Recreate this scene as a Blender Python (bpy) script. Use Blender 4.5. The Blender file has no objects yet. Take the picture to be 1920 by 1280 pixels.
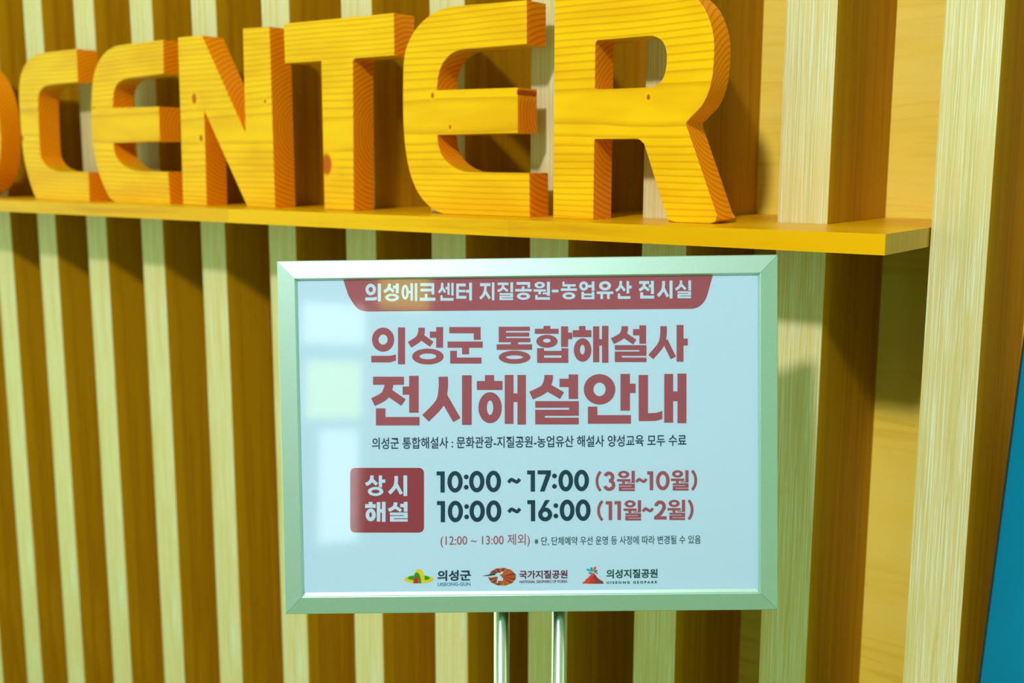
import bpy, bmesh, math, random
from mathutils import Vector, Matrix
random.seed(4)
C = bpy.context.scene.collection
SC = bpy.context.scene

# ------------------------------------------------------------------ camera
EYE = 1.45                       # eye height above the floor; wall face is the plane y = 0
DIST = 1.09552
FPX, YAW, PIT, ROL = 2039.18, .6401, .15985, .00215
F = Vector((-math.sin(YAW)*math.cos(PIT), math.cos(YAW)*math.cos(PIT), -math.sin(PIT)))
R0 = Vector((math.cos(YAW), math.sin(YAW), 0)); U0 = R0.cross(F)
RT = R0*math.cos(ROL)+U0*math.sin(ROL); UP = -R0*math.sin(ROL)+U0*math.cos(ROL)
CAM = Vector((0, -DIST, EYE))
cd = bpy.data.cameras.new('camera'); cam = bpy.data.objects.new('camera', cd); C.objects.link(cam)
M = Matrix((RT, UP, -F)).transposed().to_4x4(); M.translation = CAM; cam.matrix_world = M
cd.sensor_width = 36; cd.lens = FPX/1920*36; cd.clip_start = .05
cd.dof.use_dof = True; cd.dof.focus_distance = 1.02; cd.dof.aperture_fstop = 5.0
SC.camera = cam

# ------------------------------------------------------------------ light and exposure
SC.view_settings.view_transform = 'Standard'; SC.view_settings.look = 'None'
SC.view_settings.gamma = 1; SC.view_settings.use_curve_mapping = False
SC.view_settings.exposure = 0.14
w = bpy.data.worlds.new('world'); SC.world = w; w.use_nodes = True
bg = w.node_tree.nodes['Background']; bg.inputs[0].default_value = (.76, 1.0, .52, 1); bg.inputs[1].default_value = 1.5
def area(name, loc, target, size, power, col, shape='DISK'):
    l = bpy.data.lights.new(name, 'AREA'); l.shape = shape; l.size = size; l.energy = power; l.color = col
    o = bpy.data.objects.new(name, l); C.objects.link(o); o.location = loc
    o.rotation_euler = (Vector(target)-Vector(loc)).to_track_quat('-Z', 'Y').to_euler()
    return o
area('ceiling_downlight', (.12, -3.05, EYE+1.86), (-.7, 0, EYE-.1), .26, 98, (1.0, .89, 1.0))

# ------------------------------------------------------------------ materials
class NT:
    def __init__(s, name):
        s.m = bpy.data.materials.new(name); s.m.use_nodes = True; s.t = s.m.node_tree
        s.p = s.t.nodes['Principled BSDF']; s.out = s.t.nodes['Material Output']
    def n(s, typ, **kw):
        x = s.t.nodes.new(typ)
        for k, v in kw.items(): setattr(x, k, v)
        return x
    def link(s, a, b): s.t.links.new(a, b)
    def val(s, inp, v):
        if hasattr(v, 'is_linked') or hasattr(v, 'links'): s.link(v, inp)
        else: inp.default_value = v
    def math(s, op, a, b=0.0, c=None):
        x = s.n('ShaderNodeMath', operation=op); s.val(x.inputs[0], a); s.val(x.inputs[1], b)
        if c is not None: s.val(x.inputs[2], c)
        return x.outputs[0]
    def mix(s, f, a, b):
        x = s.n('ShaderNodeMix', data_type='RGBA'); s.val(x.inputs[0], f)
        for i, v in ((6, a), (7, b)):
            if isinstance(v, tuple): x.inputs[i].default_value = (*v, 1)
            else: s.link(v, x.inputs[i])
        return x.outputs[2]
    def noise(s, vec, scale, detail=3, rough=.5, dist=0):
        x = s.n('ShaderNodeTexNoise'); x.inputs['Scale'].default_value = scale; x.inputs['Detail'].default_value = detail
        x.inputs['Roughness'].default_value = rough; x.inputs['Distortion'].default_value = dist
        s.link(vec, x.inputs['Vector']); return x.outputs[0]
    def coords(s, scale=(1, 1, 1), off=(0, 0, 0), space='Object'):
        g = s.n('ShaderNodeTexCoord'); m = s.n('ShaderNodeMapping'); m.inputs['Scale'].default_value = scale
        m.inputs['Location'].default_value = off; s.link(g.outputs[space], m.inputs[0]); return m.outputs[0]
    def ramp(s, f, a, b, lo=0., hi=1.):
        x = s.n('ShaderNodeMapRange', interpolation_type='SMOOTHSTEP'); s.val(x.inputs[0], f)
        x.inputs[1].default_value = a; x.inputs[2].default_value = b; x.inputs[3].default_value = lo; x.inputs[4].default_value = hi
        return x.outputs[0]
    def bump(s, h, strength=.2, dist=.001):
        b = s.n('ShaderNodeBump'); b.inputs['Strength'].default_value = strength; b.inputs['Distance'].default_value = dist
        s.link(h, b.inputs['Height']); s.link(b.outputs[0], s.p.inputs['Normal'])
def srgb(r, g, b):
    f = lambda c: ((c/255+.055)/1.055)**2.4 if c > 10 else c/255/12.92
    return (f(r), f(g), f(b))
def plain(name, col, rough=.5, metal=0., spec=.5):
    k = NT(name); k.p.inputs['Base Color'].default_value = (*col, 1); k.p.inputs['Roughness'].default_value = rough
    k.p.inputs['Metallic'].default_value = metal; k.p.inputs['Specular IOR Level'].default_value = spec
    return k.m

def pine(name, cy, cz, seed, knots=(), freq=165.):
    """solid pine: growth rings about an axis along x, so faces show lines and ends show arcs"""
    k = NT(name)
    co = k.coords(off=(seed*3.1, 0, 0)); sx = k.n('ShaderNodeSeparateXYZ'); raw = k.coords(); k.link(raw, sx.inputs[0])
    n1 = k.noise(k.coords((5, 26, 22), (seed, seed*2, seed)), 1.0, 3)
    n2 = k.noise(k.coords((2.2, 9, 9), (seed*2, seed, 0)), 1.0, 2)
    dy = k.math('SUBTRACT', sx.outputs[1], cy); dz = k.math('SUBTRACT', sx.outputs[2], cz)
    r = k.math('SQRT', k.math('ADD', k.math('MULTIPLY', dy, dy), k.math('MULTIPLY', dz, dz)))
    r = k.math('ADD', r, k.math('MULTIPLY', k.math('SUBTRACT', n1, .5), .0035))
    r = k.math('ADD', r, k.math('MULTIPLY', k.math('SUBTRACT', n2, .5), .016))
    fr = k.math('FRACT', k.math('MULTIPLY', r, freq))
    line = k.math('MULTIPLY', k.ramp(fr, .52, .93), k.ramp(fr, .95, 1.0, 1., 0.))
    g = k.n('ShaderNodeNewGeometry'); gs = k.n('ShaderNodeSeparateXYZ'); k.link(g.outputs['True Normal'], gs.inputs[0])
    end = k.ramp(k.math('ABSOLUTE', gs.outputs[0]), .12, .8)
    blotch = k.ramp(k.noise(k.coords((7, 30, 30), (seed, 0, seed)), 1., 2), .35, .7)
    face = k.mix(blotch, (.86, .53, .004), (.76, .42, .003))
    face = k.mix(k.math('MULTIPLY', line, .44), face, (.46, .16, .0))
    endc = k.mix(k.math('MULTIPLY', line, .75), (.92, .31, .003), (.58, .14, .0))
    col = k.mix(end, face, endc)
    for (kx, kz, kr) in knots:
        ddx = k.math('SUBTRACT', sx.outputs[0], kx); ddz = k.math('SUBTRACT', sx.outputs[2], kz)
        d = k.math('SQRT', k.math('ADD', k.math('MULTIPLY', ddx, ddx), k.math('MULTIPLY', k.math('MULTIPLY', ddz, ddz), .5)))
        col = k.mix(k.ramp(d, kr*1.3, kr*3.2, .45, 0.), col, (.92, .50, .0)); col = k.mix(k.ramp(d, kr*.75, kr*1.3, .95, 0.), col, (.42, .06, 0.))
    k.link(col, k.p.inputs['Base Color'])
    fine = k.noise(k.coords((60, 900, 900)), 1., 2)
    k.p.inputs['Roughness'].default_value = .38; k.p.inputs['Specular IOR Level'].default_value = .35; k.p.inputs['Specular Tint'].default_value = (1, .8, .12, 1)
    k.bump(k.math('ADD', k.math('MULTIPLY', line, .4), k.math('MULTIPLY', fine, .5)), .25, .0006)
    return k.m

def veneer(name, base, dark, light, amt=.6, rough=.42, freq=1., spec=.4):
    """vertical veneer grain"""
    k = NT(name)
    v1 = k.noise(k.coords((800*freq, 800*freq, 8)), 1., 4, .6, .3)
    v2 = k.noise(k.coords((90*freq, 90*freq, 2.2), (3, 5, 1)), 1., 3, .5, .8)
    v3 = k.noise(k.coords((26, 26, 1.2), (1, 9, 4)), 1., 2)
    c = k.mix(k.ramp(v2, .35, .68), base, dark)
    c = k.mix(k.math('MULTIPLY', k.ramp(v1, .47, .64), amt), c, light)
    c = k.mix(k.math('MULTIPLY', k.ramp(v3, .35, .7), .25), c, dark)
    k.link(c, k.p.inputs['Base Color']); k.p.inputs['Roughness'].default_value = rough
    k.p.inputs['Specular IOR Level'].default_value = spec
    k.bump(v1, .22, .0006)
    return k.m

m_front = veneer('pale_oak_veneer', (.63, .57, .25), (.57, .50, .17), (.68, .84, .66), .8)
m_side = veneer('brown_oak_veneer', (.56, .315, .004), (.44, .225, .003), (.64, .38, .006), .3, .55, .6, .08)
# backing plywood: flat-sawn, faint horizontal cathedral lines
k = NT('birch_plywood')
n = k.noise(k.coords((5, 5, 60), (2, 0, 0)), 1., 3, .5, 1.2); n2 = k.noise(k.coords((2, 2, 11)), 1., 2, .5, .6)
c = k.mix(k.ramp(n, .45, .7), (.78, .63, .06), (.70, .52, .03)); c = k.mix(k.ramp(n2, .4, .65), c, (.80, .68, .10))
k.link(c, k.p.inputs['Base Color']); k.p.inputs['Roughness'].default_value = .5; m_ply = k.m
# shelf: edge-glued strips
k = NT('glued_pine_board')
raw = k.coords(); sx = k.n('ShaderNodeSeparateXYZ'); k.link(raw, sx.inputs[0])
grain = k.noise(k.coords((3.5, 130, 60)), 1., 3, .55, .3)
strip = k.math('FLOOR', k.math('MULTIPLY', sx.outputs[1], 24.))
seg = k.math('FLOOR', k.math('ADD', k.math('MULTIPLY', sx.outputs[0], 2.1), k.math('MULTIPLY', strip, .37)))
wn = k.n('ShaderNodeTexWhiteNoise', noise_dimensions='2D'); cx = k.n('ShaderNodeCombineXYZ')
k.link(strip, cx.inputs[0]); k.link(seg, cx.inputs[1]); k.link(cx.outputs[0], wn.inputs['Vector'])
c = k.mix(wn.outputs['Value'], (.86, .50, .003), (.72, .38, .002)); c = k.mix(k.math('MULTIPLY', k.ramp(grain, .5, .72), .55), c, (.52, .19, 0.))
g = k.n('ShaderNodeNewGeometry'); gs = k.n('ShaderNodeSeparateXYZ'); k.link(g.outputs['True Normal'], gs.inputs[0])
endn = k.noise(k.coords((1, 160, 14)), 1., 3)
c = k.mix(k.ramp(k.math('ABSOLUTE', gs.outputs[0]), .4, .9), c, k.mix(endn, (.62, .40, .01), (.36, .21, .005)))
k.link(c, k.p.inputs['Base Color']); k.p.inputs['Roughness'].default_value = .33; k.p.inputs['Specular IOR Level'].default_value = .4; k.p.inputs['Specular Tint'].default_value = (1, .8, .12, 1)
k.bump(grain, .15, .0004); m_shelf = k.m
# anodised aluminium
k = NT('anodised_aluminium'); g1 = k.noise(k.coords((1400, 1400, 1400)), 1., 2)
k.link(k.mix(g1, (.40, .64, .56), (.52, .78, .68)), k.p.inputs['Base Color'])
k.p.inputs['Metallic'].default_value = .9; k.p.inputs['Roughness'].default_value = .5; k.bump(g1, .12, .0002); m_alu = k.m
m_chrome = plain('chrome', (.74, .90, .90), .2, 1.)
m_black = plain('black_plastic', (.01, .012, .012), .4)
k = NT('teal_print'); n = k.noise(k.coords((9, 9, 6)), 1., 3)
k.link(k.mix(k.ramp(n, .4, .75), (.0, .165, .30), (.0, .21, .38)), k.p.inputs['Base Color']); k.p.inputs['Roughness'].default_value = .35; k.p.inputs['Specular IOR Level'].default_value = .15; m_teal = k.m
m_paper = plain('poster_paper', (.475, .69, .90), .5)
INK = {}
def ink(name, rgb):
    if name not in INK: INK[name] = plain(name, srgb(*rgb), .45)
    return INK[name]
# clear acrylic sheet
k = NT('clear_acrylic'); k.t.nodes.remove(k.p)
gg = k.n('ShaderNodeNewGeometry'); dp = k.n('ShaderNodeVectorMath', operation='DOT_PRODUCT'); k.link(gg.outputs['Incoming'], dp.inputs[0]); k.link(gg.outputs['Normal'], dp.inputs[1])
fr = k.math('ADD', k.math('MULTIPLY', k.math('POWER', k.math('SUBTRACT', 1., k.math('ABSOLUTE', dp.outputs['Value'])), 5.), .94), .052)
tr = k.n('ShaderNodeBsdfTransparent'); gl = k.n('ShaderNodeBsdfGlossy'); gl.inputs['Roughness'].default_value = .045
tr.inputs[0].default_value = (.97, .99, .985, 1); mx = k.n('ShaderNodeMixShader')
k.link(fr, mx.inputs[0]); k.link(tr.outputs[0], mx.inputs[1]); k.link(gl.outputs[0], mx.inputs[2]); k.link(mx.outputs[0], k.out.inputs[0])
m_acrylic = k.m

# ------------------------------------------------------------------ mesh helpers
def link_mesh(name, me, mats, parent=None, loc=(0, 0, 0), rot=None):
    o = bpy.data.objects.new(name, me); C.objects.link(o)
    for m in (mats if isinstance(mats, (list, tuple)) else [mats]): me.materials.append(m)
    o.location = loc
    if rot is not None: o.rotation_euler = rot
    if parent is not None: o.parent = parent
    return o
def bm_obj(name, bm, mats, parent=None, loc=(0, 0, 0), smooth=False):
    bmesh.ops.recalc_face_normals(bm, faces=bm.faces[:])
    if smooth:
        for f in bm.faces: f.smooth = True
    me = bpy.data.meshes.new(name); bm.to_mesh(me); bm.free()
    return link_mesh(name, me, mats, parent, loc)
def box(bm, a, b, bev=0.):
    vs = bmesh.ops.create_cube(bm, size=1.)['verts']
    s = [b[i]-a[i] for i in range(3)]; c = [(b[i]+a[i])/2 for i in range(3)]
    for v in vs: v.co = Vector((v.co.x*s[0]+c[0], v.co.y*s[1]+c[1], v.co.z*s[2]+c[2]))
    if bev:
        es = {e for v in vs for e in v.link_edges}
        bmesh.ops.bevel(bm, geom=list(es), offset=bev, segments=2, affect='EDGES', profile=.5)
def cyl(bm, p, q, r, n=24, r2=None):
    p, q = Vector(p), Vector(q); d = q-p
    g = bmesh.ops.create_cone(bm, cap_ends=True, segments=n, radius1=r, radius2=r if r2 is None else r2, depth=d.length)
    m = d.to_track_quat('Z', 'Y').to_matrix().to_4x4(); m.translation = (p+q)/2
    bmesh.ops.transform(bm, matrix=m, verts=g['verts'])
def empty(name, loc, label=None, cat=None, group=None):
    o = bpy.data.objects.new(name, None); C.objects.link(o); o.location = loc; o.empty_display_size = .05
    tag(o, label, cat, group); return o
def tag(o, label=None, cat=None, group=None, kind=None):
    if label: o['label'] = label
    if cat: o['category'] = cat
    if group: o['group'] = group
    if kind: o['kind'] = kind
    return o
def spline(pts, seg=7):
    """closed outline; a point (x, y) is a corner, (x, y, 1) lies on a smooth curve"""
    n = len(pts); out = []
    P = [Vector((p[0], p[1])) for p in pts]; S = [len(p) > 2 for p in pts]
    for i in range(n):
        j = (i+1) % n; out.append(P[i])
        if S[i] or S[j]:
            a = P[i-1] if S[i] else P[i]; d = P[(j+1) % n] if S[j] else P[j]
            for t in range(1, seg):
                t /= seg
                out.append(.5*((2*P[i])+(P[j]-a)*t+(2*a-5*P[i]+4*P[j]-d)*t*t+(-a+3*P[i]-3*P[j]+d)*t**3))
    return out
def extrude_outline(name, outer, holes, thick, mats, parent=None, loc=(0, 0, 0), bev=0.):
    """outlines in (x, z); the front is at y = 0 and the body runs back to y = thick"""
    cu = bpy.data.curves.new(name, 'CURVE'); cu.dimensions = '2D'; cu.fill_mode = 'BOTH'
    cu.extrude = thick/2-bev; cu.bevel_depth = bev; cu.offset = -bev; cu.bevel_resolution = 1
    for ring in [outer]+list(holes):
        s = cu.splines.new('POLY'); s.points.add(len(ring)-1)
        for p, v in zip(s.points, ring): p.co = (v[0], v[1], 0, 1)
        s.use_cyclic_u = True
    t = bpy.data.objects.new(name, cu); C.objects.link(t)
    dg = bpy.context.evaluated_depsgraph_get(); me = bpy.data.meshes.new_from_object(t.evaluated_get(dg))
    bpy.data.objects.remove(t); bpy.data.curves.remove(cu)
    me.transform(Matrix(((1, 0, 0, 0), (0, 0, -1, thick/2), (0, 1, 0, 0), (0, 0, 0, 1))))
    bm = bmesh.new(); bm.from_mesh(me); bmesh.ops.remove_doubles(bm, verts=bm.verts[:], dist=1e-6)
    bmesh.ops.recalc_face_normals(bm, faces=bm.faces[:]); bm.to_mesh(me); bm.free()
    me.name = name; me.materials.clear()
    for p in me.polygons: p.use_smooth = False
    return link_mesh(name, me, mats, parent, loc)
def ray(x, y): return F+RT*((x-960)/FPX)-UP*((y-640)/FPX)
def wall_xz(x, y, plane):
    """the point of the plane y = plane that the photograph shows at a pixel"""
    r = ray(x, y); t = (plane-CAM.y)/r.y; p = CAM+r*t; return (p.x, p.z)

# ------------------------------------------------------------------ setting
PITCH, DEPTH = .16, .184
X_SLAT = [-2.0645, -1.9098, -1.7510, -1.5909, -1.4331, -1.2717, -1.1086, -.9492, -.7883, -.6292, -.4660, -.3077]
W_SLAT = [.0590, .0590, .0590, .0590, .0590, .0590, .0577, .0581, .0570, .0567, .0544, .0532]
SLATS = [(-2.0645-PITCH*i, .059) for i in (4, 3, 2, 1)]+list(zip(X_SLAT, W_SLAT))+[(-.3077+PITCH*i, .0545) for i in (1, 2, 3, 4)]
bm = bmesh.new(); box(bm, (-3.6, DEPTH, 0), (1.4, DEPTH+.02, 3.4))
wall = tag(bm_obj('wall_back', bm, m_ply), kind='structure')
for i, (x, wd) in enumerate(SLATS):
    bm = bmesh.new(); box(bm, (-wd/2, 0, 0), (wd/2, DEPTH-.0004, 3.398), .0006)
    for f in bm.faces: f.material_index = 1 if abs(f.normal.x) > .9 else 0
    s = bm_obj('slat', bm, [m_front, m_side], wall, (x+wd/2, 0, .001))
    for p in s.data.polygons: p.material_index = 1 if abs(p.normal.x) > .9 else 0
k = NT('grey_floor_tile'); n = k.noise(k.coords((3, 3, 3)), 1., 3)
k.link(k.mix(n, (.30, .42, .22), (.38, .50, .28)), k.p.inputs['Base Color']); k.p.inputs['Roughness'].default_value = .35; m_floor = k.m
bm = bmesh.new(); box(bm, (-3.6, -6.5, -.05), (3.4, DEPTH+.02, 0)); tag(bm_obj('floor', bm, m_floor), kind='structure')
bm = bmesh.new(); box(bm, (-3.6, -6.5, 3.4), (3.4, DEPTH+.02, 3.45)); tag(bm_obj('ceiling', bm, plain('ceiling_paint', (.62, .66, .62), .8)), kind='structure')
# wall behind the camera, with glow panels added for reflections in the cover sheet
m_paint = plain('grey_green_wall_paint', (.30, .42, .40), .7)
bm = bmesh.new(); box(bm, (-3.6, -6.6, 0), (3.4, -6.5, 3.4)); tag(bm_obj('wall_front', bm, m_paint), kind='structure')
bm = bmesh.new(); box(bm, (3.4, -6.6, 0), (3.5, -1.2, 3.4)); tag(bm_obj('added_wall_right', bm, plain('deep_teal_added_wall', (.10, .33, .34), .7)), kind='structure')  # unseen wall, added to darken what the cover sheet reflects
def glowing(name, col, st):
    k = NT(name); k.p.inputs['Base Color'].default_value = (.1, .1, .1, 1); k.p.inputs['Emission Color'].default_value = (*col, 1); k.p.inputs['Emission Strength'].default_value = st; return k.m
m_pane, m_green_pane = glowing('glow_pane', (.85, 1, .95), 5.0), glowing('yellow_green_glow_pane', (.80, 1, .08), 5.0)
m_pframe = plain('white_panel_frame', (.7, .75, .72), .4)
def added_glow_panel(n, xa, xb, za, zb, mat):
    """an added framed glow panel on the wall behind the camera: four frame bars and a pane"""
    t, y = .035, -6.5; bm = bmesh.new()
    for p, q in (((xa-t, y+.0005, za-t), (xb+t, y+.05, za)), ((xa-t, y+.0005, zb), (xb+t, y+.05, zb+t)), ((xa-t, y+.0005, za), (xa, y+.05, zb)), ((xb, y+.0005, za), (xb+t, y+.05, zb))): box(bm, p, q)
    nf = len(bm.faces); box(bm, (xa, y+.0005, za), (xb, y+.02, zb)); bm.faces.ensure_lookup_table()
    for f in bm.faces[nf:]: f.material_index = 1
    tag(bm_obj('added_glow_panel_%d' % n, bm, [m_pframe, mat]), kind='structure')
added_glow_panel(1, 2.03, 2.52, 1.66, 1.94, m_pane)
added_glow_panel(2, 2.62, 3.05, 1.93, 2.22, m_green_pane)
added_glow_panel(3, 2.06, 2.50, 1.14, 1.54, m_green_pane)
added_glow_panel(4, 2.17, 2.48, .28, 1.06, m_pane)

# ------------------------------------------------------------------ shelf
Z_SHELF, T_SHELF, Y_SHELF = EYE-.05831, .01862, -.13196
x0, x1 = -3.0, -.3077-.0012
out = [(x0, Y_SHELF), (x1, Y_SHELF), (x1, DEPTH-.001)]
for (x, wd) in reversed([s for s in SLATS if x0 < s[0] and s[0]+.02 < x1]):
    out += [(x+wd+.0005, DEPTH-.001), (x+wd+.0005, -.0006), (x-.0005, -.0006), (x-.0005, DEPTH-.001)]
out.append((x0, DEPTH-.001))
me = bpy.data.meshes.new('shelf'); bm = bmesh.new()
f = bm.faces.new([bm.verts.new((a, b, -T_SHELF)) for a, b in out]); bmesh.ops.triangulate(bm, faces=[f])
g = bmesh.ops.extrude_face_region(bm, geom=bm.faces[:]); bmesh.ops.translate(bm, vec=(0, 0, T_SHELF), verts=[v for v in g['geom'] if isinstance(v, bmesh.types.BMVert)])
shelf = bm_obj('shelf', bm, m_shelf, None, (0, 0, Z_SHELF))
tag(shelf, 'long honey-yellow glued pine shelf running through the slatted wall', 'shelf')

# ------------------------------------------------------------------ wooden letters
Y_LET, T_LET = -.0717, .038
def s_(pts, k=3., ox=0., oy=0.): return [(p[0]/k+ox, p[1]/k+oy)+tuple(p[2:]) for p in pts]
L = {}
L['C'] = s_([(430, 273), (438, 460), (280, 476, 1), (240, 493, 1), (221, 520, 1), (214, 570, 1), (218, 700, 1), (227, 860, 1), (240, 900, 1), (268, 935, 1), (305, 955, 1), (340, 963, 1), (497, 966),
             (504, 1137), (205, 1121), (180, 1060, 1), (153, 970, 1), (130, 860, 1), (116, 700, 1), (107, 560, 1), (108, 480, 1), (118, 415, 1), (140, 362, 1), (175, 322, 1), (215, 301, 1), (270, 292)])
L['E'] = s_([(918, 221), (920, 412), (770, 432, 1), (720, 438, 1), (675, 455, 1), (648, 490, 1), (637, 540, 1), (635, 604), (893, 597), (899, 793), (638, 802), (645, 855, 1), (663, 893, 1), (695, 927, 1), (735, 950, 1), (785, 961, 1), (945, 965),
             (957, 1151), (655, 1141), (620, 1115, 1), (590, 1060, 1), (553, 960, 1), (525, 830, 1), (514, 700, 1), (514, 560, 1), (523, 440, 1), (545, 365, 1), (575, 312, 1), (612, 277, 1), (655, 256, 1), (740, 243)])
L['N'] = s_([(1000, 208), (1135, 197), (1380, 744), (1365, 158), (1515, 147), (1548, 1171), (1392, 1167), (1148, 618), (1163, 1159), (1030, 1156)])
L['T'] = s_([(-205, 131), (415, 70), (418, 309), (197, 325), (185, 340), (190, 1184), (25, 1181), (6, 340), (-198, 353)], 3., 600)
L['E2'] = s_([(1163, -3), (1163, 246), (900, 268, 1), (800, 276, 1), (738, 300, 1), (690, 355, 1), (665, 425, 1), (658, 504), (1112, 489), (1113, 745), (660, 756), (667, 820, 1), (692, 880, 1), (735, 925, 1), (790, 955, 1), (860, 966, 1), (1178, 970),
              (1180, 1222), (700, 1203), (655, 1185, 1), (612, 1155, 1), (560, 1095, 1), (515, 1000, 1), (485, 870, 1), (469, 700, 1), (466, 500, 1), (472, 330, 1), (497, 235, 1), (545, 152, 1), (615, 85, 1), (680, 50, 1), (750, 32)], 3., 600)
L['R'] = [(1039.6, -7), (1240, -27.5, 1), (1275, -22, 1), (1301, -8, 1), (1319, 12, 1), (1331, 38, 1), (1338, 68, 1), (1339, 100, 1), (1336, 140, 1), (1329, 170, 1), (1316, 197, 1), (1297, 217, 1), (1287, 228), (1286.5, 233),
          (1342, 396, 1), (1344, 406, 1), (1340, 414.5, 1), (1331, 420), (1268, 417.2), (1256, 411.5, 1), (1248, 400, 1), (1211, 280, 1), (1205, 267, 1), (1197, 260, 1), (1188, 259), (1116, 259.6), (1114.3, 263), (1112.3, 411.8), (1036.8, 409)]
L['R_hole'] = [(1116.3, 80), (1120, 74.5), (1213, 66.5), (1225, 66.8, 1), (1238, 73, 1), (1246, 84, 1), (1249.5, 100, 1), (1249, 122, 1), (1244, 143, 1), (1233, 157, 1), (1217, 162.5), (1120, 166.5), (1115.5, 164)]
def letter(key, name, label, knots=(), hole=None, seed=1., cy=.05, cz=.12):
    wx = [wall_xz(p[0], p[1], Y_LET)+tuple(p[2:]) for p in L[key]]
    xc = (min(p[0] for p in wx)+max(p[0] for p in wx))/2
    zmin = min(p[1] for p in wx)
    loc = lambda pts: [(p[0]-xc, p[1]-Z_SHELF)+tuple(p[2:]) for p in pts]
    pts = loc(wx)
    base = [p[1] for p in pts]; lo = .0008
    pts = [(p[0], (lo if p[1] < .0065 and len(p) < 3 else max(p[1], lo)))+tuple(p[2:]) for p in pts]
    hs = []
    if hole: hs = [[(v[0], max(v[1], lo)) for v in spline(loc([wall_xz(p[0], p[1], Y_LET)+tuple(p[2:]) for p in L[hole]]))]]
    kn = [(wall_xz(a, b, Y_LET)[0]-xc, wall_xz(a, b, Y_LET)[1]-Z_SHELF, r) for a, b, r in knots]
    o = extrude_outline(name, [(v[0], max(v[1], lo)) for v in spline(pts)], hs, T_LET, pine('pine_of_'+name+'_'+key.lower(), cy, cz, seed, kn), None, (xc, Y_LET, Z_SHELF-lo+.0002), .0007)
    tag(o, label, 'letter', 'wooden letters standing on the shelf'); return o
letter('C', 'wooden_letter', 'blurred wooden letter C, the leftmost whole letter on the shelf', [(42, 258, .0035)], seed=1.3, cz=.13)
letter('E', 'wooden_letter', 'smaller-looking wooden letter E between the letters C and N', [(176, 201, .002)], seed=2.1, cz=.115)
letter('N', 'wooden_letter', 'wooden letter N with dark knots in its left stem', [(364, 184, .005), (377, 258, .0035), (497, 189, .002)], seed=3.7, cz=.11)
letter('T', 'wooden_letter', 'wooden letter T with a red knot low on its stem', [(612, 307, .0095)], seed=4.4, cz=.10)
letter('E2', 'wooden_letter', 'large wooden letter E between the letters T and R', [(811, 178, .0022), (844, 237, .0018), (972, 172, .0024)], seed=5.2, cz=.118)
letter('R', 'wooden_letter', 'largest and nearest wooden letter, R, at the right end of the word', [(1216, 181, .0020)], hole='R_hole', seed=6.6, cz=.125)
# the O whose right side enters the frame
xr = wall_xz(1, 250, Y_LET)[0]; rx, rz = .118, .1205
ring = lambda a, b, n=64: [(a*math.copysign(abs(math.cos(t))**.9, math.cos(t)), .1215+b*math.copysign(abs(math.sin(t))**.9, math.sin(t))) for t in [2*math.pi*i/n for i in range(n)]]
o = extrude_outline('wooden_letter', ring(rx, rz), [ring(rx-.047, rz-.05)], T_LET, pine('pine_of_letter_o', .05, .12, 8.2, []), None, (xr-rx, Y_LET, Z_SHELF-.0008), .0007)
tag(o, 'rounded wooden letter O cut off by the left edge of the photo', 'letter', 'wooden letters standing on the shelf')

# ------------------------------------------------------------------ sign on its stand
E1 = Vector((.80701832, .59031988, .01561648)); E2 = Vector((-.07911038, .07678755, .99390403))   # right, up on the board
E2 = (E2-E1*E1.dot(E2)).normalized(); NN = E1.cross(E2)                                            # NN faces the camera
SW, SH = .44, .31534
TL = Vector((-.73627047, -.45381728, EYE-.08266603))
BL = TL-E2*SH
SM = Matrix((E1, E2, NN)).transposed().to_4x4(); SM.translation = BL      # local: x right, y up, z towards the viewer; origin = lower left outer corner
foot = BL+E1*(SW/2)
sign = empty('sign_stand', (foot.x, foot.y, 0), 'silver framed information sign on twin chrome poles in front of the shelf', 'sign')
LOC = Matrix.Translation(-sign.location)@SM
def on_board(name, me, mat, parent, smooth=False):
    me.transform(LOC if parent is sign else Matrix.Identity(4))
    o = link_mesh(name, me, mat, None)
    o.parent = parent
    if parent is not sign: o.matrix_parent_inverse = Matrix.Identity(4)
    return o
def px(x, y, h=0.):
    """pixel of the photograph -> (u, v) on the board plane raised by h"""
    o = BL+NN*h; r = ray(x, y); t = (o-CAM).dot(NN)/r.dot(NN); p = CAM+r*t-o
    return (p.dot(E1), p.dot(E2))
RW = .0163; ZP = -.0035                              # rail width; level of the poster below the frame's front
def rail(p, q, inward, lip=.001):
    """mitred snap rail from outer corner p to q; profile (in, height)"""
    prof = [(0, -.013), (0, -.0026), (.0004, -.0020), (.0009, -.0017), (RW-.0008, 0), (RW-.0003, -.0002), (RW, -.0007), (RW+.0002, -.0012), (RW+lip, -.0027), (RW+lip, -.013)]
    bm = bmesh.new(); p, q, inn = Vector(p), Vector(q), Vector(inward); d = (q-p).normalized(); rings = []
    for base, sg in ((p, 1), (q, -1)):
        rings.append([bm.verts.new((*(base+inn*a+d*a*sg), h)) for a, h in prof])
    n = len(prof)
    for i in range(n): bm.faces.new((rings[0][i], rings[0][(i+1) % n], rings[1][(i+1) % n], rings[1][i]))
    bm.faces.new(rings[0][::-1]); bm.faces.new(rings[1]); bmesh.ops.recalc_face_normals(bm, faces=bm.faces[:])
    me = bpy.data.meshes.new('frame_rail'); bm.to_mesh(me); bm.free(); return me
g = .00012
for a, b, inn in (((0+g, 0), (SW-g, 0), (0, 1)), ((SW, 0+g), (SW, SH-g), (-1, 0)), ((SW-g, SH), (0+g, SH), (0, -1)), ((0, SH-g), (0, 0+g), (1, 0))):
    on_board('frame_rail', rail(a, b, inn, .0028 if inn == (0, 1) else .001), m_alu, sign)
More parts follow.
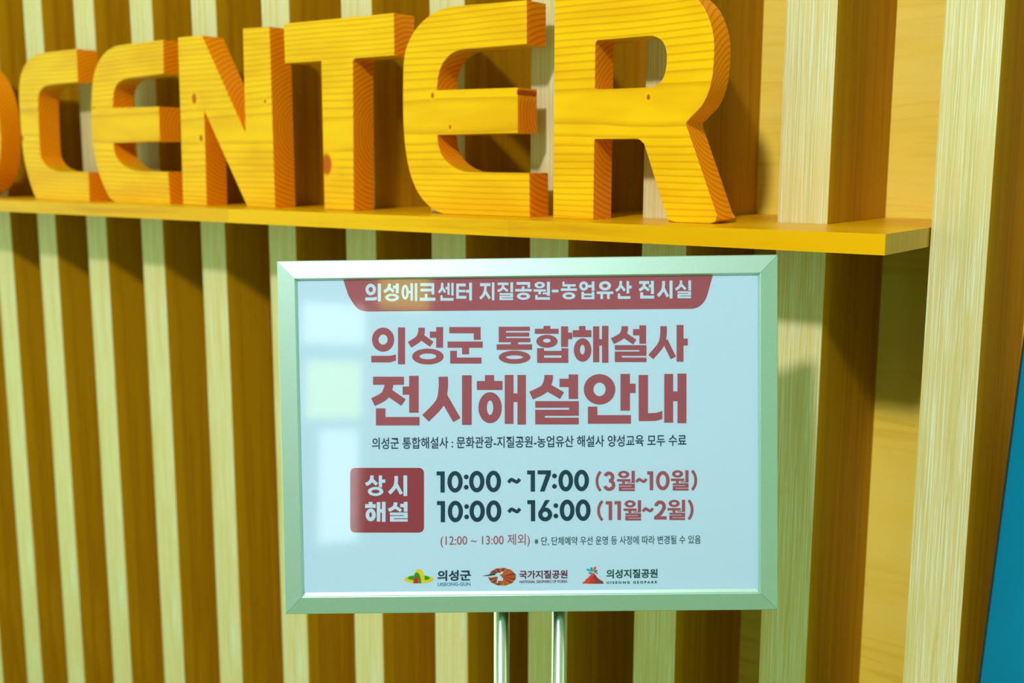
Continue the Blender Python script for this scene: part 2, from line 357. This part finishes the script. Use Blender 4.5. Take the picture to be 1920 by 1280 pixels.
bm = bmesh.new(); box(bm, (.003, .003, -.0128), (SW-.003, SH-.003, -.0095)); me = bpy.data.meshes.new('back_board'); bm.to_mesh(me); bm.free(); on_board('back_board', me, m_black, sign)
bm = bmesh.new(); box(bm, (RW-.004, RW-.004, -.0092), (SW-RW+.004, SH-RW+.004, ZP)); me = bpy.data.meshes.new('poster'); bm.to_mesh(me); bm.free()
poster = on_board('poster', me, m_paper, sign)
bm = bmesh.new(); bmesh.ops.create_grid(bm, x_segments=1, y_segments=1, size=.5)
for v in bm.verts: v.co = Vector(((v.co.x)*(SW-2*RW+.002)+SW/2, v.co.y*(SH-2*RW+.002)+SH/2, ZP+.0007))
me = bpy.data.meshes.new('cover_sheet'); bm.to_mesh(me); bm.free(); on_board('cover_sheet', me, m_acrylic, sign)

# --- printing
def print_mesh(name, polys, mat, level=1, label=None):
    """polys: lists of pixel outlines, each filled flat, or (verts, faces) in pixels"""
    h = ZP+.00012*level; bm = bmesh.new(); dz = 0
    for poly in polys:
        if isinstance(poly, tuple):
            vs = [bm.verts.new((*px(x, y, h), h+dz)) for x, y in poly[0]]; dz += 1e-6
            for f in poly[1]:
                try: bm.faces.new([vs[i] for i in f])
                except ValueError: pass
        else:
            vs = [bm.verts.new((*px(x, y, h), h+dz)) for x, y in poly]
            f = bm.faces.new(vs); dz += 1e-6
            if f.calc_area() and len(vs) > 4: bmesh.ops.triangulate(bm, faces=[f], ngon_method='EAR_CLIP')
    for f in bm.faces:
        f.normal_update()
        if f.normal.z < 0: f.normal_flip()
    bmesh.ops.transform(bm, matrix=LOC, verts=bm.verts[:])
    me = bpy.data.meshes.new(name); bm.to_mesh(me); bm.free()
    o = link_mesh(name, me, mat, poster)
    if label: o['label'] = label
    return o
def rect(x0, y0, x1, y1): return [(x0, y0), (x1, y0), (x1, y1), (x0, y1)]
def ell(x0, y0, x1, y1, n=40): return [((x0+x1)/2+(x1-x0)/2*math.cos(2*math.pi*i/n), (y0+y1)/2+(y1-y0)/2*math.sin(2*math.pi*i/n)) for i in range(n)]
def ringp(o, i, n=44):
    a, b = ell(*o, n), ell(*i, n); v = a+b
    return (v, [(k, (k+1) % n, n+(k+1) % n, n+k) for k in range(n)])
def stroke(pts, wd):
    P = [Vector(p) for p in pts]; l, r = [], []
    for i, p in enumerate(P):
        a = P[max(i-1, 0)]; b = P[min(i+1, len(P)-1)]; d = (b-a).normalized(); nn = Vector((-d.y, d.x))*wd/2
        l.append(p+nn); r.append(p-nn)
    n = len(P); v = [(q.x, q.y) for q in l+r]
    return (v, [(i, i+1, n+i+1, n+i) for i in range(n-1)])
def curve_pts(pts, seg=6):
    P = [Vector(p) for p in pts]; P = [P[0]]+P+[P[-1]]; out = []
    for i in range(1, len(P)-2):
        for t in range(seg):
            t /= seg; a, b, c, d = P[i-1:i+3]
            out.append(.5*((2*b)+(c-a)*t+(2*a-5*b+4*c-d)*t*t+(-a+3*b-3*c+d)*t**3))
    out.append(P[-1]); return [(v.x, v.y) for v in out]
def xf(polys, fn):
    return [([fn(*v) for v in p[0]], p[1]) if isinstance(p, tuple) else [fn(*v) for v in p] for p in polys]
def sc(polys, k, ox, oy): return xf(polys, lambda x, y: (x/k+ox, y/k+oy))
def legs(l, r, wl, wr): return [stroke(curve_pts(l), wl), stroke(curve_pts(r, 2), wr)]
def rieul(x0, x1, y0, b1, g1, b2, g2, y1, s):
    return [rect(x0, y0, x1, b1), rect(x1-s, b1, x1, g1), rect(x0, g1, x1, b2), rect(x0, b2, x0+s, g2), rect(x0, g2, x1, y1)]
# the two big lines, in a ×3.097 frame whose origin is pixel (680, 600)
G = {}
G['의'] = [ringp((54, 43, 183, 183), (92, 83, 145, 142)), [(50, 207), (160, 207), (193, 199), (193, 234), (160, 245), (50, 245)], rect(205, 42, 246, 256)]
G['성'] = legs([(342, 44), (340, 75), (322, 110), (272, 143)], [(338, 95), (401, 140)], 38, 36)+[rect(427, 40, 467, 160), rect(390, 66, 427, 102), ringp((287, 165, 470, 257), (330, 193, 427, 227))]
G['군'] = [[(503, 40), (685, 40), (685, 114), (645, 114), (645, 76), (503, 76)], rect(493, 124, 697, 160), rect(577, 160, 618, 198), [(508, 178), (547, 178), (547, 217), (690, 217), (690, 252), (508, 252)]]
G['통'] = [rect(790, 38, 832, 128), rect(832, 38, 971, 62), rect(832, 72, 967, 95), rect(832, 104, 974, 128), rect(860, 128, 902, 140), rect(778, 140, 984, 172), ringp((790, 177, 974, 253), (832, 204, 931, 226))]
G['합'] = [rect(1050, 33, 1090, 50), rect(1000, 50, 1138, 79), ringp((1008, 85, 1132, 160), (1047, 107, 1092, 130)), rect(1152, 36, 1193, 155), rect(1193, 72, 1217, 110),
          rect(1013, 163, 1053, 248), rect(1154, 163, 1194, 248), rect(1053, 178, 1154, 204), rect(1053, 218, 1154, 248)]
G['해'] = [rect(1256, 34, 1294, 58), rect(1220, 58, 1328, 98), ringp((1226, 105, 1328, 241), (1262, 143, 1290, 199)), rect(1338, 36, 1374, 244), rect(1390, 33, 1427, 247), rect(1374, 110, 1390, 147)]
G['설'] = legs([(1522, 35), (1520, 60), (1503, 92), (1450, 122)], [(1518, 85), (1580, 127)], 38, 34)+[rect(1607, 30, 1646, 137), rect(1570, 52, 1607, 88)]+rieul(1464, 1648, 145, 173, 182, 207, 217, 243, 41)
G['사'] = legs([(1747, 35), (1746, 90), (1730, 145), (1673, 214)], [(1755, 118), (1804, 219)], 38, 34)+[rect(1823, 28, 1863, 241), rect(1863, 107, 1888, 147)]
G['전'] = [rect(60, 328, 240, 375), rect(270, 323, 325, 537), rect(232, 385, 270, 433), [(77, 512), (132, 512), (132, 562), (330, 562), (330, 611), (77, 611)]]+legs([(153, 370), (148, 395), (125, 440), (60, 476)], [(145, 415), (237, 478)], 50, 46)
G['시'] = legs([(468, 328), (467, 400), (448, 480), (365, 570)], [(470, 445), (547, 580)], 54, 48)+[rect(577, 320, 633, 608)]
G['해2'] = [rect(710, 319, 763, 353), rect(663, 353, 812, 405), ringp((672, 418, 808, 598), (721, 466, 758, 550)), rect(825, 318, 876, 602), rect(899, 318, 948, 606), rect(876, 425, 899, 475)]
G['설2'] = legs([(1080, 318), (1077, 352), (1052, 400), (978, 438)], [(1078, 392), (1158, 438)], 50, 46)+[rect(1196, 315, 1251, 457), rect(1143, 340, 1196, 388)]+rieul(1002, 1255, 470, 508, 520, 555, 566, 605, 56)
G['안'] = [ringp((1284, 313, 1467, 490), (1340, 362, 1411, 441)), rect(1497, 312, 1552, 525), rect(1552, 369, 1585, 423), [(1308, 502), (1363, 502), (1363, 551), (1558, 551), (1558, 601), (1308, 601)]]
G['내'] = [[(1602, 318), (1657, 318), (1657, 540), (1705, 538), (1740, 527), (1740, 574), (1700, 585), (1603, 586)], rect(1751, 312, 1803, 595), rect(1828, 310, 1880, 598), rect(1803, 413, 1828, 470)]
RED, NAVY, MAROON, GREEN = ink('brick_red_ink', (154, 74, 90)), ink('dark_teal_ink', (0, 50, 72)), ink('maroon_ink', (98, 0, 60)), ink('dark_green_ink', (0, 72, 72))
WHITE = m_paper
big = lambda keys: [q for kk in keys for q in sc(G[kk], 3.097, 680, 600)]
print_mesh('headline', big(['의', '성', '군', '통', '합', '해', '설', '사']), RED, 2)
print_mesh('headline', big(['전', '시', '해2', '설2', '안', '내']), RED, 2)
def glyph(kk, x0, y0, x1, y1):
    pts = [v for p in G[kk] for v in (p[0] if isinstance(p, tuple) else p)]
    a, b = min(v[0] for v in pts), max(v[0] for v in pts); c_, d = min(v[1] for v in pts), max(v[1] for v in pts)
    return xf(G[kk], lambda x, y: (x0+(x-a)/(b-a)*(x1-x0), y0+(y-c_)/(d-c_)*(y1-y0)))
# more heavy syllables, on a 100 x 100 cell
def giyeok(x0, y0, x1, y1, s): return [[(x0, y0), (x1, y0), (x1, y1), (x1-s, y1), (x1-s, y0+s), (x0, y0+s)]]
def nieun(x0, y0, x1, y1, s): return [[(x0, y0), (x0+s, y0), (x0+s, y1-s), (x1, y1-s), (x1, y1), (x0, y1)]]
def siot(x0, y0, x1, y1, s): return legs([((x0+x1)/2, y0), ((x0+x1)/2-1, y0+(y1-y0)*.35), (x0+(x1-x0)*.3, y0+(y1-y0)*.7), (x0, y1-s*.35)], [((x0+x1)/2, y0+(y1-y0)*.42), (x1-s*.3, y1-s*.35)], s, s*.95)
def jieut(x0, y0, x1, y1, s): return [rect(x0, y0, x1, y0+s)]+siot(x0, y0+s*.8, x1, y1, s)
def rl(x0, y0, x1, y1, s, h):
    gp = (y1-y0-3*h)/2; return rieul(x0, x1, y0, y0+h, y0+h+gp, y0+2*h+gp, y0+2*h+2*gp, y1, s)
G['상'] = siot(2, 0, 62, 50, 17)+[rect(66, 0, 82, 58), rect(82, 20, 98, 36), ringp((12, 56, 88, 100), (30, 69, 70, 87))]
G['월'] = [ringp((6, 0, 68, 36), (24, 11, 50, 25)), rect(0, 41, 74, 53), rect(28, 53, 44, 63), rect(80, 0, 98, 60), rect(54, 56, 80, 60)]+rl(10, 64, 98, 100, 17, 10)
G['에'] = [ringp((0, 8, 44, 92), (15, 24, 29, 76)), rect(54, 0, 69, 97), rect(80, 0, 95, 100), rect(44, 42, 54, 57)]
G['코'] = [[(4, 4), (92, 4), (92, 64), (75, 64), (75, 20), (4, 20)], rect(4, 33, 75, 48), rect(32, 60, 49, 84), rect(0, 80, 100, 97)]
G['센'] = siot(0, 0, 48, 58, 15)+[rect(58, 0, 72, 66), rect(83, 0, 98, 70), rect(46, 22, 58, 36)]+nieun(12, 68, 98, 98, 15)
G['터'] = [rect(0, 5, 16, 90), rect(16, 5, 58, 21), rect(16, 40, 56, 54), rect(16, 74, 62, 90), rect(79, 0, 96, 100), rect(60, 40, 79, 56)]
G['지'] = jieut(0, 4, 70, 96, 17)+[rect(79, 0, 96, 100)]
G['질'] = jieut(0, 2, 68, 54, 14)+[rect(80, 0, 97, 56)]+rl(12, 61, 97, 100, 17, 10.5)
G['공'] = giyeok(8, 2, 90, 34, 15)+[rect(40, 26, 56, 42), rect(0, 40, 100, 54), ringp((10, 60, 90, 100), (30, 73, 70, 87))]
G['원'] = [ringp((6, 0, 68, 36), (24, 11, 50, 25)), rect(0, 42, 74, 55), rect(28, 55, 44, 70), rect(80, 0, 98, 78), rect(54, 60, 80, 70)]+nieun(10, 74, 98, 100, 14)
G['농'] = nieun(10, 0, 92, 28, 13)+[rect(42, 26, 58, 40), rect(0, 38, 100, 52), ringp((10, 60, 90, 100), (30, 73, 70, 87))]
G['업'] = [ringp((0, 0, 58, 52), (18, 15, 40, 37)), rect(80, 0, 97, 54), rect(58, 20, 80, 34), rect(14, 58, 31, 100), rect(80, 58, 97, 100), rect(31, 68, 80, 79), rect(31, 88, 80, 100)]
G['유'] = [ringp((14, 0, 86, 52), (34, 15, 66, 37)), rect(0, 58, 100, 72), rect(22, 72, 38, 100), rect(62, 72, 78, 100)]
G['산'] = siot(0, 0, 60, 60, 16)+[rect(66, 0, 82, 70), rect(82, 26, 98, 42)]+nieun(12, 70, 90, 100, 15)
G['실'] = siot(0, 0, 68, 56, 15)+[rect(80, 0, 97, 56)]+rl(12, 61, 97, 100, 17, 10.5)
# header ribbon and its white words
hx = lambda p: [(x/3.658+500, y/3.658+470) for x, y in p]; hr = lambda p: [(x/3.658+980, y/3.658+470) for x, y in p]
print_mesh('title_ribbon', [[(v.x, v.y) for v in spline(hx([(517, 172), (530, 215), (560, 305)])+[(664, 571, 1), (674, 580.5, 1), (687, 583.8)]+[(1298, 578.8), (1311, 574.5, 1), (1323, 561, 1)]+hr([(1282, 250), (1312, 140)]), 6)]], RED, 1)
cells = list('의성에코센터')+[' ']+list('지질공원')+['-']+list('농업유산')+[' ']+list('전시실')
xs = [(676, 784), (800, 908), (925, 1033), (1050, 1158), (1174, 1282), (1300, 1408), None, (1458, 1562), (1582, 1690), (1705, 1818)]
hpx = [(500+a/3.658, 500+b/3.658) if t else None for t in xs for a, b in [t or (0, 0)]]
xr2 = [(75, 187), (200, 245), (262, 372), (388, 492), (508, 622), (635, 748), None, (795, 902), (920, 1028), (1045, 1155)]
hpx += [(980+a/3.658, 980+b/3.658) if t else None for t in xr2 for a, b in [t or (0, 0)]]
polys = []
for ch, c2 in zip(cells, hpx):
    if c2 is None: continue
    yt = 531.5-.0105*((c2[0]+c2[1])/2-700)
    polys += [rect(c2[0], yt+15, c2[1], yt+20)] if ch == '-' else glyph(ch, c2[0], yt, c2[1], yt+33.5)
print_mesh('title_lettering', polys, WHITE, 2)
# red box with white words
def rrect(x0, y0, x1, y1, r, n=6):
    o = []
    for cx_, cy_, a in ((x1-r, y1-r, 0), (x0+r, y1-r, 90), (x0+r, y0+r, 180), (x1-r, y0+r, 270)):
        o += [(cx_+r*math.cos(math.radians(a+90*i/n)), cy_+r*math.sin(math.radians(a+90*i/n))) for i in range(n+1)]
    return o
print_mesh('label_box', [rrect(656.6, 876.8, 795, 998.2, 9.5)], ink('deep_red_ink', (142, 48, 66)), 1)
print_mesh('label_lettering', glyph('상', 684.5, 891, 722.5, 929.5)+glyph('시', 727.5, 891, 763.5, 929.5)+glyph('해', 684.5, 940.5, 723, 978)+glyph('설', 727, 940.5, 764.5, 977.5), WHITE, 2)
# numerals on a unit cell: x 0..w, y 0..1 (down); stroke s
def arc(cx_, cy_, rx_, ry_, a0, a1, n=18): return [(cx_+rx_*math.cos(math.radians(a0+(a1-a0)*i/n)), cy_+ry_*math.sin(math.radians(a0+(a1-a0)*i/n))) for i in range(n+1)]
def num(ch, x0, x1, y0, y1, s):
    w_, h_ = x1-x0, y1-y0
    if ch == '1': return [[(x0, y0+.5), (x1, y0+.5), (x1, y1-.3), (x1-s, y1-.3), (x1-s, y0+s), (x0, y0+s)]]
    if ch == '0': return [ringp((x0, y0, x1, y1), (x0+s, y0+s*1.02, x1-s, y1-s*1.02))]
    if ch == '7': return [rect(x0, y0+.5, x1, y0+s), [(x1-s*1.15, y0+s), (x1, y0+s), (x0+w_*.52, y1-.3), (x0+w_*.17, y1-.3)]]
    if ch == '6':
        r = w_/2; return [ringp((x0, y1-h_*.64, x1, y1), (x0+s, y1-h_*.64+s*.95, x1-s, y1-s*.95)), [(x0+w_*.50, y0+.5), (x0+w_*.84, y0+.5), (x0+w_*.36, y1-h_*.52), (x0+s*.15, y1-h_*.42)]]
    if ch == '3': return [stroke(arc(x0+w_*.46, y0+h_*.29, w_*.42-s/2+.5, h_*.29-s/2, -165, 90), s), stroke(arc(x0+w_*.48, y0+h_*.70, w_*.5-s/2, h_*.31-s/2, -90, 165), s)]
    if ch == '2': return [stroke(arc(x0+w_*.48, y0+h_*.32, w_*.46-s/2, h_*.32-s/2, -175, 30)+[(x0+w_*.55, y0+h_*.66), (x0+s*.6, y1-s*.7)], s), rect(x0, y1-s, x1, y1-.3)]
    if ch == ':': c_ = (x0+x1)/2; r = s*.56; return [ell(c_-r, y0+h_*.28-r, c_+r, y0+h_*.28+r, 20), ell(c_-r, y0+h_*.76-r, c_+r, y0+h_*.76+r, 20)]
    if ch == '~': m_ = y0+h_*.48; a_ = h_*.07; return [stroke(curve_pts([(x0+.5, m_+a_*1.2), (x0+w_*.25, m_-a_*.8), (x0+w_*.5, m_), (x0+w_*.75, m_+a_*.8), (x1-.5, m_-a_*1.2)]), s*.78)]
    if ch == '(': return [stroke(arc(x1+w_*.55, (y0+y1)/2, w_*1.55-s/2, h_*.62, 233, 127), s*.8)]
    if ch == ')': return [stroke(arc(x0-w_*.55, (y0+y1)/2, w_*1.55-s/2, h_*.62, 53, -53), s*.8)]
for yt, seq in ((883, [('1', 818.6, 833.8), ('0', 838.9, 867.5), (':', 870, 878.3), ('0', 879.6, 908.3), ('0', 911, 939.4), ('~', 952.8, 975), ('1', 988.4, 1003), ('7', 1008, 1033), (':', 1035.5, 1043.7), ('0', 1047, 1074.5), ('0', 1076.5, 1104.3)]),
                (938.6, [('1', 819.3, 834.4), ('0', 839.6, 868), (':', 870.8, 879), ('0', 880.3, 909), ('0', 911.6, 940), ('~', 953.2, 975.4), ('1', 988.8, 1003.4), ('6', 1009, 1035.4), (':', 1038, 1046.5), ('0', 1049.4, 1077.2), ('0', 1079.3, 1107.3)])):
    ps = []
    for ch, a, b in seq: y = yt-.0105*(a-818); ps += num(ch, a, b, y, y+40.4, 8.0)
    print_mesh('opening_hours', ps, NAVY, 2)
for yt, seq in ((883.8, [('(', 1116, 1129.5), ('3', 1131, 1154.3), ('월', 1156.8, 1190.3), ('~', 1193, 1212.5), ('1', 1213.4, 1224.8), ('0', 1230, 1255.6), ('월', 1258, 1291), (')', 1294.5, 1307.8)]),
                (939.0, [('(', 1119, 1133), ('1', 1135.5, 1147.8), ('1', 1152, 1164.3), ('월', 1169, 1202), ('~', 1205, 1224.6), ('2', 1226.3, 1250), ('월', 1251.6, 1284.6), (')', 1288, 1301)])):
    ps = []
    for ch, a, b in seq:
        y = yt-.0105*(a-1116); ps += glyph(ch, a, y-1, b, y+37) if ch == '월' else num(ch, a, b, y, y+36.2, 6.6)
    print_mesh('months', ps, RED, 2)
# thinner lines: Blender's built-in font
def text_polys(body, x0, y0, x1, y1, bold=0., slope=-.0105):
    cu = bpy.data.curves.new('print', 'FONT'); cu.body = body; cu.offset = bold; cu.resolution_u = 3
    t = bpy.data.objects.new('print', cu); C.objects.link(t); dg = bpy.context.evaluated_depsgraph_get()
    me = bpy.data.meshes.new_from_object(t.evaluated_get(dg)); vs = [v.co.copy() for v in me.vertices]; fs = [tuple(p.vertices) for p in me.polygons]
    bpy.data.objects.remove(t); bpy.data.curves.remove(cu); bpy.data.meshes.remove(me)
    a, b = min(v.x for v in vs), max(v.x for v in vs); c_, d = min(v.y for v in vs), max(v.y for v in vs)
    def fn(v):
        x = x0+(v.x-a)/(b-a)*(x1-x0); return (x, y1-(v.y-c_)/(d-c_)*(y1-y0)+slope*(x-x0))
    return [([fn(v) for v in vs], fs)]
print_mesh('subtitle_lettering', text_polys('의성군 통합해설사 : 문화관광-지질공원-농업유산 해설사 양성교육 모두 수료', 697.5, 820.0, 1287, 842, .012), NAVY, 2)
print_mesh('lunch_note', text_polys('(12:00 ~ 13:00 제외)', 826, 1002.0, 993.5, 1026.5, .003), RED, 2)
print_mesh('small_note', text_polys('※ 단, 단체예약 우선 운영 등 사정에 따라 변경될 수 있음', 1002, 1006.2, 1314, 1023, .006), ink('green_black_ink', (0, 62, 62)), 2)
print_mesh('organisation_name', text_polys('의성군', 820, 1068.8, 883, 1089, .03), NAVY, 2)
print_mesh('organisation_name', text_polys('UISEONG-GUN', 820.5, 1092, 882, 1098.3, .012), ink('sky_blue_ink', (0, 110, 160)), 2)
print_mesh('organisation_name', text_polys('국가지질공원', 973.5, 1069.2, 1064, 1085, .026), MAROON, 2)
print_mesh('organisation_name', text_polys('NATIONAL GEOPARKS OF KOREA', 974.5, 1087.8, 1064, 1093, .018), MAROON, 2)
print_mesh('organisation_name', text_polys('의성지질공원', 1137, 1067.0, 1233, 1084, .026), GREEN, 2)
print_mesh('organisation_name', text_polys('U I S E O N G   G E O P A R K', 1137.5, 1089.5, 1233, 1094.4, .04), GREEN, 2)
# emblems
e1 = lambda pts: [(x/7.385+740, y/7.385+1050) for x, y in pts]; e2 = lambda pts: [(x/7.385+1000, y/7.385+1050) for x, y in pts]
YEL, GRN, CRIM = ink('yellow_ink', (222, 196, 0)), ink('leaf_green_ink', (0, 150, 12)), ink('crimson_ink', (200, 0, 50))
sp = lambda pts, n=5: [(v.x, v.y) for v in spline(pts, n)]
print_mesh('hill_emblem', [e1(ell(132, 208, 540, 318)), e1(sp([(262, 230), (275, 185, 1), (300, 140, 1), (335, 124, 1), (372, 140, 1), (398, 185, 1), (412, 240), (412, 300), (262, 300)]))], YEL, 2, 'yellow hill emblem on an ellipse')
print_mesh('emblem_green', [e1(sp([(262, 212), (215, 220, 1), (180, 245, 1), (210, 268, 1), (262, 274)])), e1(sp([(412, 212), (460, 222, 1), (488, 245, 1), (460, 268, 1), (416, 274)])),
                            e1(sp([(258, 318), (262, 240, 1), (280, 185, 1), (310, 168, 1), (342, 195, 1), (360, 250, 1), (368, 318)]))], GRN, 3)
print_mesh('emblem_red', [e1(sp([(264, 318), (268, 265, 1), (285, 232, 1), (300, 226, 1), (318, 240, 1), (328, 270, 1), (330, 318)]))], CRIM, 4)
BRN, BRN2, BRN3 = ink('rust_ink', (176, 74, 26)), ink('dark_rust_ink', (120, 40, 40)), ink('orange_rust_ink', (190, 96, 36))
cxy = (1470, 225); outl = []
for i in range(28):
    a = 2*math.pi*i/28; rr = 1+.03*math.sin(i*2.4)
    outl.append((1488+190*rr*math.cos(a), 228+122*rr*math.sin(a)))
seg = [[], [], []]
for i in range(28):
    j = (i+1) % 28
    if 14 <= i <= 15: continue
    seg[(i*7+i//3) % 3].append(e1([cxy, outl[i], outl[j]]))
for ss, mm in zip(seg, (BRN, BRN2, BRN3)): print_mesh('disc_emblem', ss, mm, 2)
print_mesh('peninsula_mark', [e1([(1505, 150), (1498, 178), (1478, 195), (1452, 203), (1470, 218), (1492, 238), (1504, 262), (1498, 284), (1478, 280), (1450, 286), (1425, 290), (1410, 285), (1424, 262), (1428, 240), (1415, 225), (1392, 228), (1405, 210), (1388, 200), (1412, 180), (1440, 172), (1462, 176), (1480, 160)]),
                                e1([(1300, 236), (1330, 222), (1400, 205), (1400, 222), (1345, 238)]), e1(ell(1414, 292, 1434, 318, 10))], m_paper, 3, 'pale map shape on the rust disc')
print_mesh('beak_mark', [e1([(1212, 216), (1290, 202), (1340, 180), (1372, 180), (1400, 200), (1330, 213), (1260, 218)])], ink('slate_ink', (40, 60, 80)), 4)
print_mesh('volcano_emblem', [e2([(678, 322), (690, 300), (715, 288), (730, 262), (755, 245), (790, 205), (812, 180), (840, 182), (862, 210), (880, 240), (880, 324)])], ink('tomato_ink', (216, 62, 44)), 2)
print_mesh('volcano_shade', [e2([(760, 324), (780, 285), (790, 250), (812, 225), (845, 228), (870, 260), (890, 324)])], ink('brick_ink', (190, 44, 40)), 3)
print_mesh('volcano_shade', [e2([(840, 184), (862, 205), (890, 245), (930, 275), (960, 290), (974, 324), (868, 324), (856, 270), (838, 232)])], ink('plum_ink', (128, 52, 62)), 4)
print_mesh('eruption_mark', [e2(sp([(822, 165), (790, 120, 1), (802, 97, 1), (820, 110, 1)]))], ink('plume_green_ink', (0, 150, 110)), 3)
print_mesh('eruption_mark', [e2(sp([(815, 165), (760, 150, 1), (732, 135, 1), (745, 116, 1), (785, 125, 1)]))], ink('plume_cyan_ink', (0, 170, 225)), 2)
print_mesh('eruption_mark', [e2(sp([(830, 165), (832, 110, 1), (855, 88, 1), (872, 100, 1), (862, 125, 1)]))], ink('plume_orange_ink', (230, 84, 44)), 2)
print_mesh('eruption_mark', [e2(sp([(835, 165), (860, 138, 1), (885, 135, 1), (880, 155, 1)]))], ink('plume_blue_ink', (0, 96, 210)), 2)
print_mesh('eruption_mark', [e2(sp([(822, 180), (790, 167, 1), (765, 178, 1), (770, 190, 1), (795, 178, 1)])), e2(sp([(830, 180), (865, 165, 1), (892, 178, 1), (888, 190, 1), (862, 176, 1)]))], ink('olive_ink', (110, 96, 70)), 2)

# --- poles, bracket and base
def along(x, y, back):
    """point behind the board at a pixel column of its lower edge"""
    u, v = px(x, y); return BL+E1*u+E2*v-NN*back
for xp in (939.6, 1051.6):
    a = along(xp, 1150, .028); bm = bmesh.new(); top = a+Vector((0, 0, .12))
    loc = a-sign.location
    cyl(bm, (loc.x, loc.y, .012), (loc.x, loc.y, a.z+.06), .0074, 32)
    o = bm_obj('pole', bm, m_chrome, sign, smooth=True)
    for p in o.data.polygons: p.use_smooth = len(p.vertices) == 4
a = along(939.6, 1150, .028); b = along(1051.6, 1150, .028); mid = (a+b)/2-sign.location
bm = bmesh.new(); box(bm, (-.05, -.004, .015), (.05, .010, .05), .001); o = bm_obj('bracket', bm, m_black, sign, (mid.x, mid.y, BL.z)); o.rotation_euler = (0, 0, math.atan2(E1.y, E1.x))
bm = bmesh.new(); box(bm, (-.17, -.13, 0), (.17, .13, .012), .003); o = bm_obj('base_plate', bm, m_alu, sign, (mid.x, mid.y, 0)); o.rotation_euler = (0, 0, math.atan2(E1.y, E1.x))

# ------------------------------------------------------------------ teal panel leaning at the right edge
yT = -.10
def wp(x, y, pl=yT): a, b = wall_xz(x, y, pl); return Vector((a, pl, b))
tA, tB = wp(1910, 700), wp(1834, 1280); d = (tA-tB).normalized()
base = tB+d*((0.004-tB.z)/d.z); topz = tB+d*((1.36-tB.z)/d.z)
wide = .0475
teal = empty('display_panel', base, 'narrow leaning teal display panel with black edge strips at the right edge', 'panel')
h = topz-base; side = Vector((wide, .004, 0))
def slab(name, o0, w_, th, mat):
    bm = bmesh.new(); vs = []
    for t in (Vector((0, 0, 0)), h):
        for c_ in (Vector((0, 0, 0)), w_, w_+Vector((0, th, 0)), Vector((0, th, 0))): vs.append(bm.verts.new(o0+t+c_))
    for f in ((0, 1, 2, 3), (7, 6, 5, 4), (0, 4, 5, 1), (1, 5, 6, 2), (2, 6, 7, 3), (3, 7, 4, 0)): bm.faces.new([vs[i] for i in f])
    return bm_obj(name, bm, mat, teal)
slab('face_sheet', Vector((.0016, 0, 0)), side, .012, m_teal)
slab('edge_strip', Vector((0, -.001, 0)), Vector((.0015, 0, 0)), .014, m_black)
slab('edge_strip', side+Vector((.0017, -.001, 0)), Vector((.0025, 0, 0)), .014, m_black)
